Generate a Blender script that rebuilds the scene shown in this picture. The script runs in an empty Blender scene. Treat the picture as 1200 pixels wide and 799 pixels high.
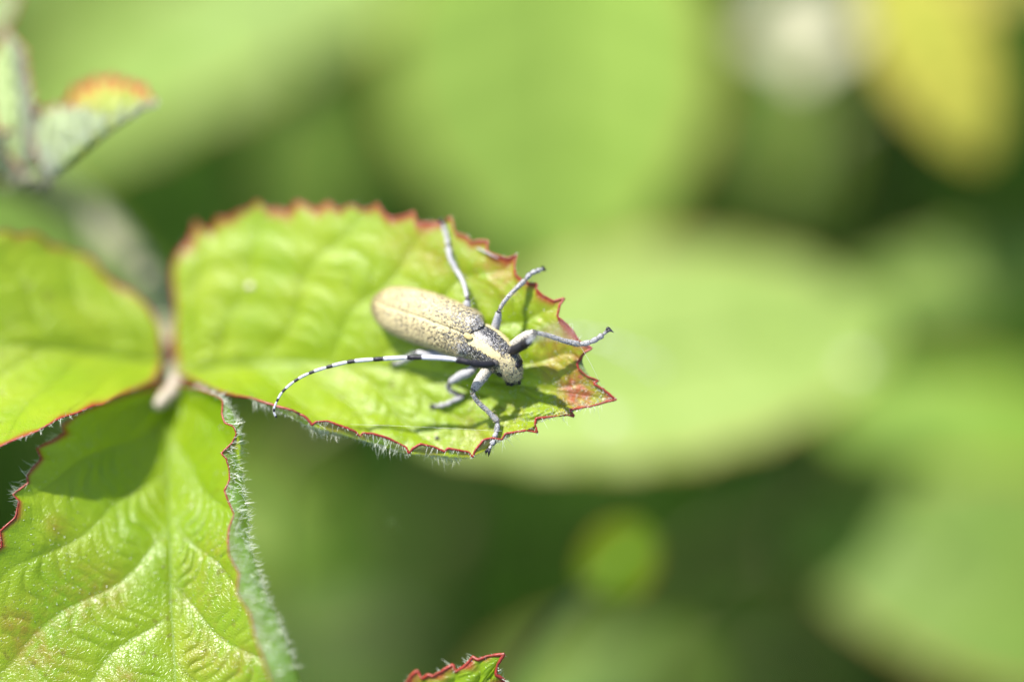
# Longhorn beetle on a bramble leaflet, macro view.  Unit: 1 Blender unit = 1 cm.
import bpy, math, random
import numpy as np
from mathutils import Vector, Matrix
random.seed(7); RNG = np.random.default_rng(7)
scene = bpy.context.scene

# ------------------------------------------------------------------ camera
PITCH = math.radians(60)          # camera looks 60 degrees below the horizon
D0 = 24.6                         # focus distance in cm (macro lens)
FOCUS = Vector((0, 0, 42.0))      # the focused point stands 42 cm above the soil
FWD = Vector((0, math.cos(PITCH), -math.sin(PITCH)))
UPV = Vector((0, math.sin(PITCH), math.cos(PITCH)))
RGT = Vector((1, 0, 0))
CAM = FOCUS - FWD * D0
cd = bpy.data.cameras.new('camera'); cam = bpy.data.objects.new('camera', cd)
scene.collection.objects.link(cam); scene.camera = cam
cam.matrix_world = Matrix(((RGT.x, UPV.x, -FWD.x, CAM.x), (RGT.y, UPV.y, -FWD.y, CAM.y), (RGT.z, UPV.z, -FWD.z, CAM.z), (0, 0, 0, 1)))
cd.lens = 100; cd.sensor_width = 36; cd.sensor_fit = 'HORIZONTAL'
cd.clip_start = 0.5; cd.clip_end = 60000
cd.dof.use_dof = True; cd.dof.focus_distance = D0
cd.dof.aperture_fstop = 0.032      # f/4 on a scene drawn in centimetres
cd.dof.aperture_blades = 0

# ------------------------------------------------------------------ light
SUN = (RGT * -0.40 + UPV * 0.74 - FWD * 0.54).normalized()
sd = bpy.data.lights.new('sun', 'SUN'); sd.energy = 4.6; sd.angle = math.radians(0.53); sd.color = (1.0, 0.965, 0.90)
so = bpy.data.objects.new('sun', sd); scene.collection.objects.link(so)
so.rotation_euler = SUN.to_track_quat('Z', 'Y').to_euler(); so.location = FOCUS + SUN * 200
w = bpy.data.worlds.new('World'); scene.world = w; w.use_nodes = True
nt = w.node_tree; bg = nt.nodes['Background']
sky = nt.nodes.new('ShaderNodeTexSky'); sky.sky_type = 'NISHITA'; sky.sun_disc = False
sky.sun_elevation = math.asin(SUN.z); sky.sun_rotation = math.atan2(SUN.x, SUN.y)
nt.links.new(sky.outputs[0], bg.inputs[0]); bg.inputs[1].default_value = 0.12
scene.view_settings.view_transform = 'Standard'; scene.view_settings.look = 'None'
scene.view_settings.exposure = 1.36; scene.view_settings.gamma = 1.0
scene.render.engine = 'CYCLES'
scene.cycles.use_denoising = True
scene.cycles.max_bounces = 8; scene.cycles.diffuse_bounces = 4; scene.cycles.transmission_bounces = 6
scene.cycles.sample_clamp_indirect = 6

# ------------------------------------------------------------------ survey helpers
PXCM = 0.36 / 1200
def P(px, py, d):
    """World point seen at photograph position (px, py), d cm behind the plane of focus."""
    Z = D0 + d
    return CAM + FWD * Z + RGT * ((px - 600) * PXCM * Z) - UPV * ((py - 399.5) * PXCM * Z)
F_ = np.array(FWD); U_ = np.array(UPV); R_ = np.array(RGT); C_ = np.array(CAM); SUNA = np.array(SUN)
def PA(a):
    a = np.asarray(a, float); Z = (D0 + a[..., 2])[..., None]
    return C_ + F_ * Z + R_ * ((a[..., 0:1] - 600) * PXCM * Z) - U_ * ((a[..., 1:2] - 399.5) * PXCM * Z)
CM = 1 / (PXCM * D0)              # photograph pixels per cm at the plane of focus

def smoothstep(a, b, x):
    t = np.clip((x - a) / (b - a), 0, 1); return t * t * (3 - 2 * t)
def catmull(pts, n):
    pts = np.asarray(pts, float)
    if len(pts) == 2: return pts[0] + (pts[1] - pts[0]) * np.linspace(0, 1, n)[:, None]
    ext = np.vstack([2 * pts[0] - pts[1], pts, 2 * pts[-1] - pts[-2]])
    m = len(pts) - 1; out = []
    for t in np.linspace(0, m, n):
        i = min(int(t), m - 1); f = t - i
        p0, p1, p2, p3 = ext[i:i + 4]
        out.append(0.5 * ((2 * p1) + (-p0 + p2) * f + (2 * p0 - 5 * p1 + 4 * p2 - p3) * f * f + (-p0 + 3 * p1 - 3 * p2 + p3) * f ** 3))
    return np.array(out)
def resample(pts, n):
    pts = np.asarray(pts, float); s = np.r_[0, np.cumsum(np.linalg.norm(np.diff(pts[:, :2], axis=0), axis=1))]
    t = np.linspace(0, s[-1], n)
    return np.stack([np.interp(t, s, pts[:, k]) for k in range(pts.shape[1])], 1)
def gsmooth(a, sig):
    k = int(sig * 3); x = np.arange(-k, k + 1); g = np.exp(-x * x / (2 * sig * sig)); g /= g.sum()
    out = np.empty_like(a)
    for c in range(a.shape[1]):
        col = a[:, c]; pad = np.r_[2 * col[0] - col[k:0:-1], col, 2 * col[-1] - col[-2:-k - 2:-1]]
        out[:, c] = np.convolve(pad, g, 'valid')
    return out

COL = scene.collection
def tag(o, label=None, cat=None, group=None, kind=None):
    if label: o['label'] = label
    if cat: o['category'] = cat
    if group: o['group'] = group
    if kind: o['kind'] = kind
    return o
def thing(name, loc, label, cat, group=None):
    o = bpy.data.objects.new(name, None); COL.objects.link(o); o.location = loc; o.empty_display_size = 0.2
    ORG[o.name] = np.array(loc); return tag(o, label, cat, group)
ORG = {}
def build(name, verts, faces, mats, parent=None, smooth=True, attr=None, midx=None, kind=None, label=None, origin=None):
    org = ORG[parent.name] if parent is not None else (np.array(origin) if origin is not None else np.zeros(3))
    v = np.asarray(verts, float) - org
    me = bpy.data.meshes.new(name); me.from_pydata(v.tolist(), [], faces if isinstance(faces, list) else faces.tolist())
    for m in (mats if isinstance(mats, (list, tuple)) else [mats]): me.materials.append(m)
    if midx is not None: me.polygons.foreach_set('material_index', np.asarray(midx, dtype=np.int32))
    if smooth: me.polygons.foreach_set('use_smooth', np.ones(len(me.polygons), dtype=bool))
    for k, a in (attr or {}).items():
        at = me.attributes.new(k, 'FLOAT_COLOR', 'POINT')
        arr = np.ones((len(v), 4)); a = np.asarray(a); arr[:, :a.shape[1]] = a
        at.data.foreach_set('color', arr.ravel())
    me.update()
    o = bpy.data.objects.new(name, me); COL.objects.link(o)
    if parent is not None: o.parent = parent
    else: o.location = org.tolist()
    ORG[o.name] = org
    if kind: o['kind'] = kind
    if label: o['label'] = label
    return o
def grid_faces(nu, nv, wrap=False):
    i = np.arange(nu - 1)[:, None]; j = np.arange(nv if wrap else nv - 1)[None, :]; jn = (j + 1) % nv
    return np.stack([i * nv + j, (i + 1) * nv + j, (i + 1) * nv + jn, i * nv + jn], -1).reshape(-1, 4)

def tube(pts, rad, ns=10, squash=None, cap=True):
    """swept tube through world points; returns verts, faces, ring parameter per vertex"""
    pts = np.asarray(pts, float); n = len(pts); rad = np.broadcast_to(np.asarray(rad, float), (n,))
    tan = np.gradient(pts, axis=0); tan /= np.linalg.norm(tan, axis=1)[:, None] + 1e-12
    up = np.array([0.13, 0.21, 0.97]); vs = []; a = np.linspace(0, 2 * np.pi, ns, endpoint=False)
    side = np.cross(tan[0], up); side /= np.linalg.norm(side)
    for k in range(n):
        side = side - tan[k] * np.dot(side, tan[k]); side /= np.linalg.norm(side); nn = np.cross(side, tan[k])
        vs.append(pts[k] + rad[k] * (np.cos(a)[:, None] * side + np.sin(a)[:, None] * nn))
    v = np.concatenate(vs); f = grid_faces(n, ns, True).tolist()
    if cap:
        v = np.vstack([v, pts[0], pts[-1]]); c0, c1 = len(v) - 2, len(v) - 1
        f += [[c0, (j + 1) % ns, j] for j in range(ns)] + [[c1, (n - 1) * ns + j, (n - 1) * ns + (j + 1) % ns] for j in range(ns)]
    return v, f
class Bag:
    def __init__(s): s.v = []; s.f = []; s.n = 0; s.m = []
    def add(s, v, f, m=0):
        s.v.append(np.asarray(v)); s.f += [[i + s.n for i in q] for q in f]; s.n += len(v); s.m += [m] * len(f)
    def out(s): return np.concatenate(s.v), s.f
def ellipsoid(c, ax, r, nu=10, nv=14):
    ax = np.asarray(ax, float); v = []; th = np.linspace(0.02, np.pi - 0.02, nu); ph = np.linspace(0, 2 * np.pi, nv, endpoint=False)
    for t in th:
        for p in ph:
            q = np.array([np.sin(t) * np.cos(p) * r[0], np.sin(t) * np.sin(p) * r[1], np.cos(t) * r[2]]); v.append(c + q @ ax)
    return np.array(v), [f[::-1] for f in grid_faces(nu, nv, True).tolist()]
def hair_mesh(p, d, L, r):
    """thin three-sided tapering hairs: roots p, unit directions d, lengths L, radii r"""
    n = len(p); L = np.broadcast_to(L, (n,))[:, None]; r = np.broadcast_to(r, (n,))[:, None]
    d = d / (np.linalg.norm(d, axis=1)[:, None] + 1e-9)
    a = np.cross(d, np.array([0.3, 0.5, 0.81])); a /= np.linalg.norm(a, axis=1)[:, None] + 1e-9; b = np.cross(d, a)
    bend = RNG.normal(0, 0.12, (n, 3)) * L
    vs = np.stack([p + a * r, p + (-0.5 * a + 0.87 * b) * r, p + (-0.5 * a - 0.87 * b) * r,
                   p + d * L * 0.5 + bend * .3 + a * r * .8, p + d * L * .5 + bend * .3 + (-0.5 * a + 0.87 * b) * r * .8, p + d * L * .5 + bend * .3 + (-0.5 * a - 0.87 * b) * r * .8,
                   p + d * L + bend], 1).reshape(-1, 3)
    k = (np.arange(n) * 7)[:, None]
    quads = np.concatenate([k + np.array([0, 1, 4, 3]), k + np.array([1, 2, 5, 4]), k + np.array([2, 0, 3, 5])]).tolist()
    tris = np.concatenate([k + np.array([3, 4, 6]), k + np.array([4, 5, 6]), k + np.array([5, 3, 6])]).tolist()
    return vs, quads + tris

# ------------------------------------------------------------------ materials
def mat(name):
    m = bpy.data.materials.new(name); m.use_nodes = True; n = m.node_tree.nodes; n.clear()
    return m, n, m.node_tree.links
def N(n, t, **kw):
    o = n.new(t)
    for k, v in kw.items():
        if k in o.inputs.keys(): o.inputs[k].default_value = v
        else: setattr(o, k, v)
    return o
def mixc(n, l, fac, a, b, mode='MIX'):
    o = n.new('ShaderNodeMix'); o.data_type = 'RGBA'; o.blend_type = mode; o.clamp_factor = True
    for s, v in ((o.inputs[0], fac), (o.inputs[6], a), (o.inputs[7], b)):
        if isinstance(v, bpy.types.NodeSocket): l.new(v, s)
        elif isinstance(v, (int, float)): s.default_value = v
        else: s.default_value = (*v, 1)
    return o.outputs[2]
def math_(n, l, op, a, b=None, c=None, clamp=False):
    o = n.new('ShaderNodeMath'); o.operation = op; o.use_clamp = clamp
    for s, v in zip(o.inputs, (a, b, c)):
        if v is None: continue
        if isinstance(v, bpy.types.NodeSocket): l.new(v, s)
        else: s.default_value = v
    return o.outputs[0]
def ramp(n, l, x, a, b):
    o = n.new('ShaderNodeMapRange'); o.clamp = True; l.new(x, o.inputs[0]); o.inputs[1].default_value = a; o.inputs[2].default_value = b
    return o.outputs[0]
def noise(n, l, vec, scale, detail=3, rough=.5, dist=0):
    o = N(n, 'ShaderNodeTexNoise'); o.inputs['Scale'].default_value = scale; o.inputs['Detail'].default_value = detail
    o.inputs['Roughness'].default_value = rough; o.inputs['Distortion'].default_value = dist; l.new(vec, o.inputs['Vector']); return o.outputs[0]

def leaf_material(name, green, green2, trans, under, red=(.30, .022, .014), blotch=(.22, .085, .02), rough=.42, tfac=.42, bump=.25, veincol=None, spec=.5):
    m, n, l = mat(name)
    geo = N(n, 'ShaderNodeNewGeometry'); tc = N(n, 'ShaderNodeTexCoord'); vec = tc.outputs['Object']
    at = N(n, 'ShaderNodeAttribute'); at.attribute_name = 'leaf'
    sp = N(n, 'ShaderNodeSeparateColor'); l.new(at.outputs[0], sp.inputs[0]); edge, vein, blo = sp.outputs
    n1 = noise(n, l, vec, 1.6, 4); n2 = noise(n, l, vec, 14, 4, .6); n3 = noise(n, l, vec, 60, 2)
    cell = N(n, 'ShaderNodeTexVoronoi'); cell.feature = 'DISTANCE_TO_EDGE'; cell.inputs['Scale'].default_value = 24; l.new(vec, cell.inputs['Vector'])
    net = ramp(n, l, cell.outputs['Distance'], .0, .10)
    base = mixc(n, l, ramp(n, l, n1, .35, .65), green, green2)
    base = mixc(n, l, math_(n, l, 'MULTIPLY', ramp(n, l, n2, .35, .7), .25), base, green2)
    vc = veincol or tuple(min(1, c * 1.5 + .015) for c in green2)
    base = mixc(n, l, math_(n, l, 'MULTIPLY', math_(n, l, 'SUBTRACT', 1.0, net), .12), base, vc)
    base = mixc(n, l, math_(n, l, 'MULTIPLY', vein, .55), base, tuple(c * .55 for c in green))
    bf = math_(n, l, 'MULTIPLY', blo, ramp(n, l, math_(n, l, 'ADD', math_(n, l, 'MULTIPLY', n2, .5), math_(n, l, 'MULTIPLY', n1, .5)), .38, .6))
    base = mixc(n, l, bf, base, blotch)
    sp2 = noise(n, l, vec, 11, 1, .4); sp3 = noise(n, l, vec, 34, 1, .4)
    base = mixc(n, l, math_(n, l, 'MULTIPLY', ramp(n, l, sp2, .70, .74), .45), base, (.10, .06, .015))
    base = mixc(n, l, math_(n, l, 'MULTIPLY', ramp(n, l, sp3, .74, .78), .5), base, (.30, .30, .16))
    ef = math_(n, l, 'MULTIPLY', edge, ramp(n, l, n2, .0, .35))
    base = mixc(n, l, ef, base, red)
    base = mixc(n, l, geo.outputs['Backfacing'], base, under)
    b1 = N(n, 'ShaderNodeBump'); b1.inputs['Strength'].default_value = bump; b1.inputs['Distance'].default_value = .02
    hgt = math_(n, l, 'ADD', math_(n, l, 'MULTIPLY', net, .25), math_(n, l, 'MULTIPLY', n3, .5)); l.new(hgt, b1.inputs['Height'])
    pb = N(n, 'ShaderNodeBsdfPrincipled'); l.new(base, pb.inputs['Base Color']); l.new(b1.outputs[0], pb.inputs['Normal'])
    rr = math_(n, l, 'ADD', rough, math_(n, l, 'MULTIPLY', math_(n, l, 'SUBTRACT', n2, .5), .25)); 
    rr = math_(n, l, 'ADD', rr, math_(n, l, 'MULTIPLY', geo.outputs['Backfacing'], .3)); l.new(rr, pb.inputs['Roughness'])
    pb.inputs['Specular IOR Level'].default_value = spec
    tr = N(n, 'ShaderNodeBsdfTranslucent'); 
    tcol = mixc(n, l, math_(n, l, 'MULTIPLY', ef, .9), trans, tuple(c for c in red))
    tcol = mixc(n, l, math_(n, l, 'MULTIPLY', bf, .6), tcol, blotch)
    l.new(tcol, tr.inputs['Color']); l.new(b1.outputs[0], tr.inputs['Normal'])
    mx = N(n, 'ShaderNodeMixShader'); mx.inputs[0].default_value = tfac; l.new(pb.outputs[0], mx.inputs[1]); l.new(tr.outputs[0], mx.inputs[2])
    out = N(n, 'ShaderNodeOutputMaterial'); l.new(mx.outputs[0], out.inputs[0]); return m
def plain(name, col, rough=.5, col2=None, scale=20, spec=.5, tfac=0, tcol=None, bump=0, detail=4, lo=.4, hi=.6):
    m, n, l = mat(name); tc = N(n, 'ShaderNodeTexCoord'); vec = tc.outputs['Object']
    pb = N(n, 'ShaderNodeBsdfPrincipled'); pb.inputs['Roughness'].default_value = rough; pb.inputs['Specular IOR Level'].default_value = spec
    nz = noise(n, l, vec, scale, detail)
    l.new(mixc(n, l, ramp(n, l, nz, lo, hi), col, col2 or tuple(c * .8 for c in col)), pb.inputs['Base Color'])
    if bump:
        b = N(n, 'ShaderNodeBump'); b.inputs['Strength'].default_value = bump; b.inputs['Distance'].default_value = .01; l.new(nz, b.inputs['Height']); l.new(b.outputs[0], pb.inputs['Normal'])
    out = N(n, 'ShaderNodeOutputMaterial')
    if tfac:
        tr = N(n, 'ShaderNodeBsdfTranslucent'); tr.inputs[0].default_value = (*(tcol or col), 1)
        mx = N(n, 'ShaderNodeMixShader'); mx.inputs[0].default_value = tfac; l.new(pb.outputs[0], mx.inputs[1]); l.new(tr.outputs[0], mx.inputs[2]); l.new(mx.outputs[0], out.inputs[0])
    else: l.new(pb.outputs[0], out.inputs[0])
    return m

M_LEAF = leaf_material('bramble_leaf', (.20, .305, .008), (.265, .345, .012), (.44, .58, .015), (.20, .28, .09), rough=.35, bump=.45, spec=.45, blotch=(.36, .075, .035))
M_LEAF2 = leaf_material('bramble_leaf_glossy', (.17, .285, .007), (.235, .33, .011), (.44, .60, .015), (.15, .27, .055), rough=.31, bump=.45, tfac=.48, spec=.5, blotch=(.28, .10, .025))
M_YOUNG = leaf_material('young_leaf', (.20, .27, .03), (.26, .29, .04), (.72, .72, .42), (.32, .41, .16), red=(.42, .03, .02), blotch=(.42, .22, .03), tfac=.28)
M_MARGIN = plain('red_leaf_margin', (.30, .028, .018), .38, (.20, .03, .015), 30, tfac=.25, tcol=(.5, .05, .03))
M_HAIR = plain('white_leaf_hair', (.62, .64, .56), .3, (.5, .52, .42), 8, tfac=.4, tcol=(.75, .8, .65))
M_PETIOLE = plain('downy_petiole', (.21, .18, .13), .6, (.15, .17, .07), 9, bump=.3)
M_STEM = plain('green_brown_stem', (.11, .09, .03), .6, (.06, .09, .02), 3)
M_SILK = plain('spider_silk', (.7, .7, .7), .25)

# ------------------------------------------------------------------ bramble leaflet sheet
def leaf_sheet(name, mid, mA, mB, mats, parent, nlat=8, lat_shift=.17, amp=.045, tamp=.010, NU=260, NV=90, crestA=None, crestB=None,
               blotch=None, redw=.06, tert=16, dpow=1.6, smooth=11, seed=1, label=None, rim=.0065, mw=1.0):
    """Sheet between a midrib and two traced, toothed margins; every row is (px, py, depth).  crest: (outward width in px as function of fraction, depth rise)"""
    rng = np.random.default_rng(seed)
    M = resample(catmull(mid, 300), NU)
    half = []
    for sgn, marg, crest in ((1, mA, crestA), (-1, mB, crestB)):
        T = resample(marg, NU); S = gsmooth(T, smooth); T[:, 2] = gsmooth(T, smooth)[:, 2]
        fr = np.linspace(0, 1, NU)
        pin = smoothstep(0, .03, fr) * smoothstep(0, .02, 1 - fr); S[:, :2] = T[:, :2] * (1 - pin[:, None]) + S[:, :2] * pin[:, None]
        v = np.linspace(0, 1, NV)
        if crest is not None:
            wfun, rise = crest
            tn = np.gradient(S[:, :2], axis=0); tn /= np.linalg.norm(tn, axis=1)[:, None] + 1e-9
            nr = np.stack([tn[:, 1], -tn[:, 0]], 1); o = np.sign(np.sum(nr * (S[:, :2] - M[:, :2]), 1)); o = np.sign(np.median(o)); nr *= o
            wd = np.array([wfun(f) for f in fr]); Cr = S.copy(); Cr[:, :2] += nr * wd[:, None]; Cr[:, 2] += rise * smoothstep(0, 12, wd)
            vc = .80
        rows = []; dist = []
        for vv in v:
            if crest is None:
                q = M * (1 - vv) + S * vv; q[:, 2] = M[:, 2] + (S[:, 2] - M[:, 2]) * vv ** dpow
                q[:, :2] += (T[:, :2] - S[:, :2]) * smoothstep(.82, 1, vv)
                dist.append(np.linalg.norm(q[:, :2] - T[:, :2], axis=1))
            elif vv <= vc:
                t = vv / vc; q = M * (1 - t) + Cr * t; q[:, 2] = M[:, 2] + (Cr[:, 2] - M[:, 2]) * t ** dpow
                dist.append(np.linalg.norm(q[:, :2] - Cr[:, :2], axis=1) + 14)
            else:
                t = (vv - vc) / (1 - vc); q = Cr * (1 - t ** 1.5) + S * t ** 1.5; q[:, 2] = Cr[:, 2] + (S[:, 2] - Cr[:, 2]) * (1 - (1 - t) ** 1.6)
                q[:, :2] += (T[:, :2] - S[:, :2]) * smoothstep(.35, 1, t)
                dist.append(np.full(NU, (1 - t) * 14.0))
            rows.append(q)
        half.append((np.array(rows), np.array(dist), T))
    u = np.linspace(0, 1, NU)
    A, dA, TA = half[0]; B, dB, TB = half[1]
    full = np.concatenate([B[::-1], A[1:]]); dist = np.concatenate([dB[::-1], dA[1:]])            # (2NV-1, NU, 3)
    vv = np.concatenate([-np.linspace(0, 1, NV)[::-1], np.linspace(0, 1, NV)[1:]])[:, None] * np.ones(NU)[None]
    uu = np.ones(2 * NV - 1)[:, None] * u[None]
    av = np.abs(vv); side = (vv > 0)
    wob = .012 * np.sin(uu * 23 + 3 * side + av * 5) 
    phi = (uu - lat_shift * av ** .85 + wob) * nlat + .35 * side
    b = np.abs(np.sin(np.pi * phi)); lat = b ** .6
    fade = smoothstep(0, .12, av) * (1 - .75 * smoothstep(.7, 1, av)) * smoothstep(0, .08, uu) * smoothstep(.02, .16, 1 - uu)
    Lp = np.linalg.norm(np.diff(M[:, :2], axis=0), axis=1).sum(); Wp_ = np.linalg.norm(full[-1, :, :2] - M[:, :2], axis=1).max() * .5 + np.linalg.norm(full[0, :, :2] - M[:, :2], axis=1).max() * .5
    sh = lat_shift * Lp; psi = (av * Wp_ * Wp_ + uu * Lp * sh) / math.hypot(Wp_, sh) / tert + .30 * np.sin(phi * 6.28 + 2) + .30 * np.sin(uu * 27 + side * 2 + av * 4) + .13 * np.sin(uu * 71 - av * 13 + side) * np.sin(av * 21 + uu * 33)
    tb = np.abs(np.sin(np.pi * psi)); tbr = tb ** .6
    midv = np.exp(-(av / .02) ** 2)
    tmod = .45 + .55 * smoothstep(-.4, .9, np.sin(uu * 17 + vv * 5 + 1) * np.cos(vv * 9 - uu * 6))
    h = amp * (lat - .5) * fade + tmod * tamp * (tbr - .5) * fade * smoothstep(.15, .5, b) - .02 * mw * midv * (uu < .97)
    nz = sum(rng.normal(0, 1) * np.sin(uu * rng.uniform(8, 40) + vv * rng.uniform(5, 30) + rng.uniform(0, 6)) for _ in range(14)) * .0020
    full[:, :, 2] -= h + nz * smoothstep(0, .1, uu) * smoothstep(.02, .2, 1 - uu)
    vein = np.clip(np.exp(-(np.minimum(b, 1) / .07) ** 2) * smoothstep(0, .06, av) + .6 * np.exp(-(tb / .13) ** 2) * fade + mw * midv, 0, 1)
    red = np.exp(-(dist / (redw * 60 * (1 + .7 * np.sin(uu * 61) * np.sin(uu * 23 + 1)))) ** 2)
    bl = blotch(uu, vv, full) if blotch else np.zeros_like(uu)
    attr = np.stack([red, vein, np.clip(bl, 0, 1)], -1).reshape(-1, 3)
    W = PA(full); f = grid_faces(2 * NV - 1, NU)
    o = build(name, W.reshape(-1, 3), f, mats, parent, attr={'leaf': attr}, label=label)
    # make the upper side face the camera
    me = o.data; me.update()
    W0 = W[NV - 1]
    for T_, Wm in ((TA, W[-1]), (TB, W[0])):
        vsx, fs = tube(Wm + RNG.normal(0, .0012, Wm.shape), rim * (.8 + .5 * np.abs(np.sin(np.linspace(0, 40, NU)))), 6, cap=False)
        build('leaf_margin', vsx, fs, M_MARGIN, o, label='thin red rim along the toothed edge')
    v2, f2 = tube(W0[:int(NU * .96)] - F_ * -.004, np.linspace(.011, .003, int(NU * .96)), 8)
    build('midrib', v2, f2, MIDRIB, o)
    return o, full, W
def flip_if_needed(o):
    me = o.data; n = np.zeros(len(me.polygons) * 3); me.polygons.foreach_get('normal', n)
    if (n.reshape(-1, 3) @ F_).sum() > 0: me.flip_normals()
MIDRIB = plain('leaf_midrib', (.14, .22, .02), .5, (.12, .20, .02), 12, tfac=.2)
def dk(pts, knots, axis=0):
    """add depth to traced (px, py) points from knots along one picture axis"""
    k = sorted(knots); xs = [a for a, _ in k]; ys = [b for _, b in k]
    return [(x, y, float(np.interp((x, y)[axis], xs, ys))) for x, y in pts]
def margin_hairs(name, parent, Wedge, out, n, L, r, spread=.6, cone=None, lo=0, hi=1, mt=None):
    idx = (RNG.uniform(lo, hi, n) * (len(Wedge) - 1)).astype(int)
    p = Wedge[idx] + RNG.normal(0, .004, (n, 3)); d = out[idx] + RNG.normal(0, spread, (n, 3))
    if cone is not None: d = d + np.asarray(cone)
    v, f = hair_mesh(p, d, L * np.clip(RNG.gamma(2.2, .36, n), .2, 2.1) * (.75 + .5 * np.sin(idx * .11)), r * RNG.uniform(.7, 1.3, n))
    return build(name, v, f, mt or M_HAIR, parent, kind='stuff', smooth=False)

# ================================================================== GROUND
gs = 30000
M_SOIL = plain('leaf_litter_soil', (.035, .04, .012), .9, (.02, .03, .008), .3)
g = build('ground', [(-gs, -gs, 0), (gs, -gs, 0), (gs, gs, 0), (-gs, gs, 0)], [[0, 1, 2, 3]], M_SOIL, smooth=False, kind='structure')

# ================================================================== BRAMBLE SHOOT
SH = thing('bramble_shoot', P(-330, 420, 6.5), 'bramble shoot with three bright green red-edged leaflets, the beetle resting on one', 'bramble')
up_knots = [(200, 1.3), (240, 1.32), (300, 1.12), (380, .90), (440, .74), (520, .52), (600, .30), (660, .15), (722, .10)]
lo_knots = [(205, 1.2), (235, .8), (262, .38), (300, .20), (340, .10), (440, .06), (550, .04), (640, .06), (722, .10)]
mainA = dk([(205, 437), (202, 400), (206, 367), (202, 330), (203, 311), (210, 293), (218, 286), (225, 276), (229, 259), (236, 268), (246, 272), (255, 255), (268, 256), (281, 248), (292, 246), (301, 236),
    (313, 246), (327, 244), (337, 249), (348, 236), (360, 240), (369, 246), (385, 236), (397, 247), (412, 240), (423, 246), (434, 244), (442, 238), (448, 247), (453, 253), (460, 256), (474, 253), (485, 248), (488, 260), (500, 261),
    (512, 261), (520, 262), (528, 254), (531, 264), (533, 273), (548, 277), (551, 283), (562, 282), (572, 282), (570, 293), (577, 298), (596, 303), (606, 298), (603, 311), (604, 322), (611, 328), (619, 332), (630, 333), (628, 339), (636, 346),
    (649, 353), (662, 349), (656, 357), (653, 371), (662, 378), (672, 388), (679, 400), (694, 408), (686, 412), (682, 418), (676, 426), (678, 432), (688, 441), (702, 446), (695, 449), (708, 457), (722, 468)], up_knots)
mainB = dk([(205, 437), (211, 440), (232, 448), (257, 458), (275, 463), (295, 466), (312, 472), (325, 476), (342, 480), (359, 489), (366, 498), (370, 494), (384, 493), (395, 497), (416, 505), (422, 511), (425, 507), (438, 508), (457, 514), (476, 524),
    (479, 531), (484, 525), (493, 520), (508, 523), (521, 529), (525, 525), (535, 527), (549, 529), (554, 536), (557, 527), (567, 515), (577, 513), (588, 515), (592, 508), (604, 506), (618, 504), (630, 507), (627, 498), (628, 490), (648, 488), (666, 486), (673, 488), (668, 480), (680, 478), (692, 476), (710, 471), (722, 468)], lo_knots)
mainM = [(205, 437, 1.2), (260, 428, 1.12), (330, 424, .95), (420, 428, .68), (500, 436, .50), (580, 448, .33), (660, 460, .20), (722, 468, .10)]
def main_blotch(u, v, q):
    x, y = q[..., 0], q[..., 1]
    r = smoothstep(.84, .97, u) * 1.5 + .25 * smoothstep(.6, .98, np.abs(v)) * smoothstep(.35, .8, u)
    for cx, cy, s, a in ((590, 325, 24, .4), (560, 320, 18, .3), (640, 430, 18, .5), (690, 458, 22, 1.3), (520, 300, 14, .5), (600, 470, 18, .4), (650, 395, 14, .6), (560, 495, 20, .4), (480, 290, 20, .25)):
        r = r + a * np.exp(-((x - cx) ** 2 + (y - cy) ** 2) / (2 * s * s))
    return r * .8
main, mfull, mW = leaf_sheet('leaflet', mainM, mainA, mainB, M_LEAF, SH, nlat=8, lat_shift=.24, amp=.034, tamp=.021, NU=420, NV=70, crestB=(lambda f: 9 * smoothstep(.12, .3, f) * (1 - smoothstep(.62, .8, f)), .16),
    blotch=main_blotch, redw=.12, tert=20, mw=.3, rim=.009, seed=3, smooth=14, label='leaflet carrying the beetle, red toothed rim and crimson tip')
flip_if_needed(main)
MF = mfull.reshape(-1, 3)
def leaf_depth(px, py):
    k = np.argmin((MF[:, 0] - px) ** 2 + (MF[:, 1] - py) ** 2 + 0 * MF[:, 2]); return MF[k, 2]
def L(px, py, h): return (px, py, leaf_depth(px, py) - h)

lowM = [(206, 450, 1.15), (200, 500, 1.02), (198, 543, .84), (198, 590, .62), (200, 642, .34), (200, 691, .22), (203, 750, .08), (206, 799, -.04), (210, 900, -.2), (212, 1010, -.3)]
lowA = dk([(206, 450), (232, 455), (256, 465), (261, 470), (260, 485), (263, 495), (274, 500), (277, 508), (272, 519), (259, 531), (265, 537), (268, 548), (269, 562), (263, 575), (268, 589), (274, 602), (268, 620), (267, 632), (268, 650), (280, 672), (277, 695), (293, 720),
    (299, 747), (309, 774), (317, 799), (326, 820), (318, 850), (312, 880), (290, 910), (280, 940), (255, 965), (240, 990), (212, 1010)], [(450, .9), (458, .5), (468, .1), (500, .02), (560, -.05), (600, -.15), (650, -.3), (700, -.42), (760, -.55), (799, -.62), (1010, -.3)], 1)
lowB = dk([(206, 450), (180, 452), (150, 462), (120, 472), (92, 485), (72, 498), (75, 507), (60, 517), (43, 525), (48, 537), (38, 548), (31, 557), (33, 566), (15, 579), (22, 587), (18, 606), (0, 622), (2, 640), (-14, 652), (-10, 680), (-30, 700), (-28, 735), (-45, 750), (-35, 800), (-42, 830), (-20, 870), (-10, 900),
    (30, 930), (60, 960), (110, 980), (150, 1000), (212, 1010)], [(450, 1.0), (470, .7), (485, .40), (525, .22), (579, .08), (620, 0), (700, .05), (799, .05), (1010, -.3)], 1)
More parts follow.
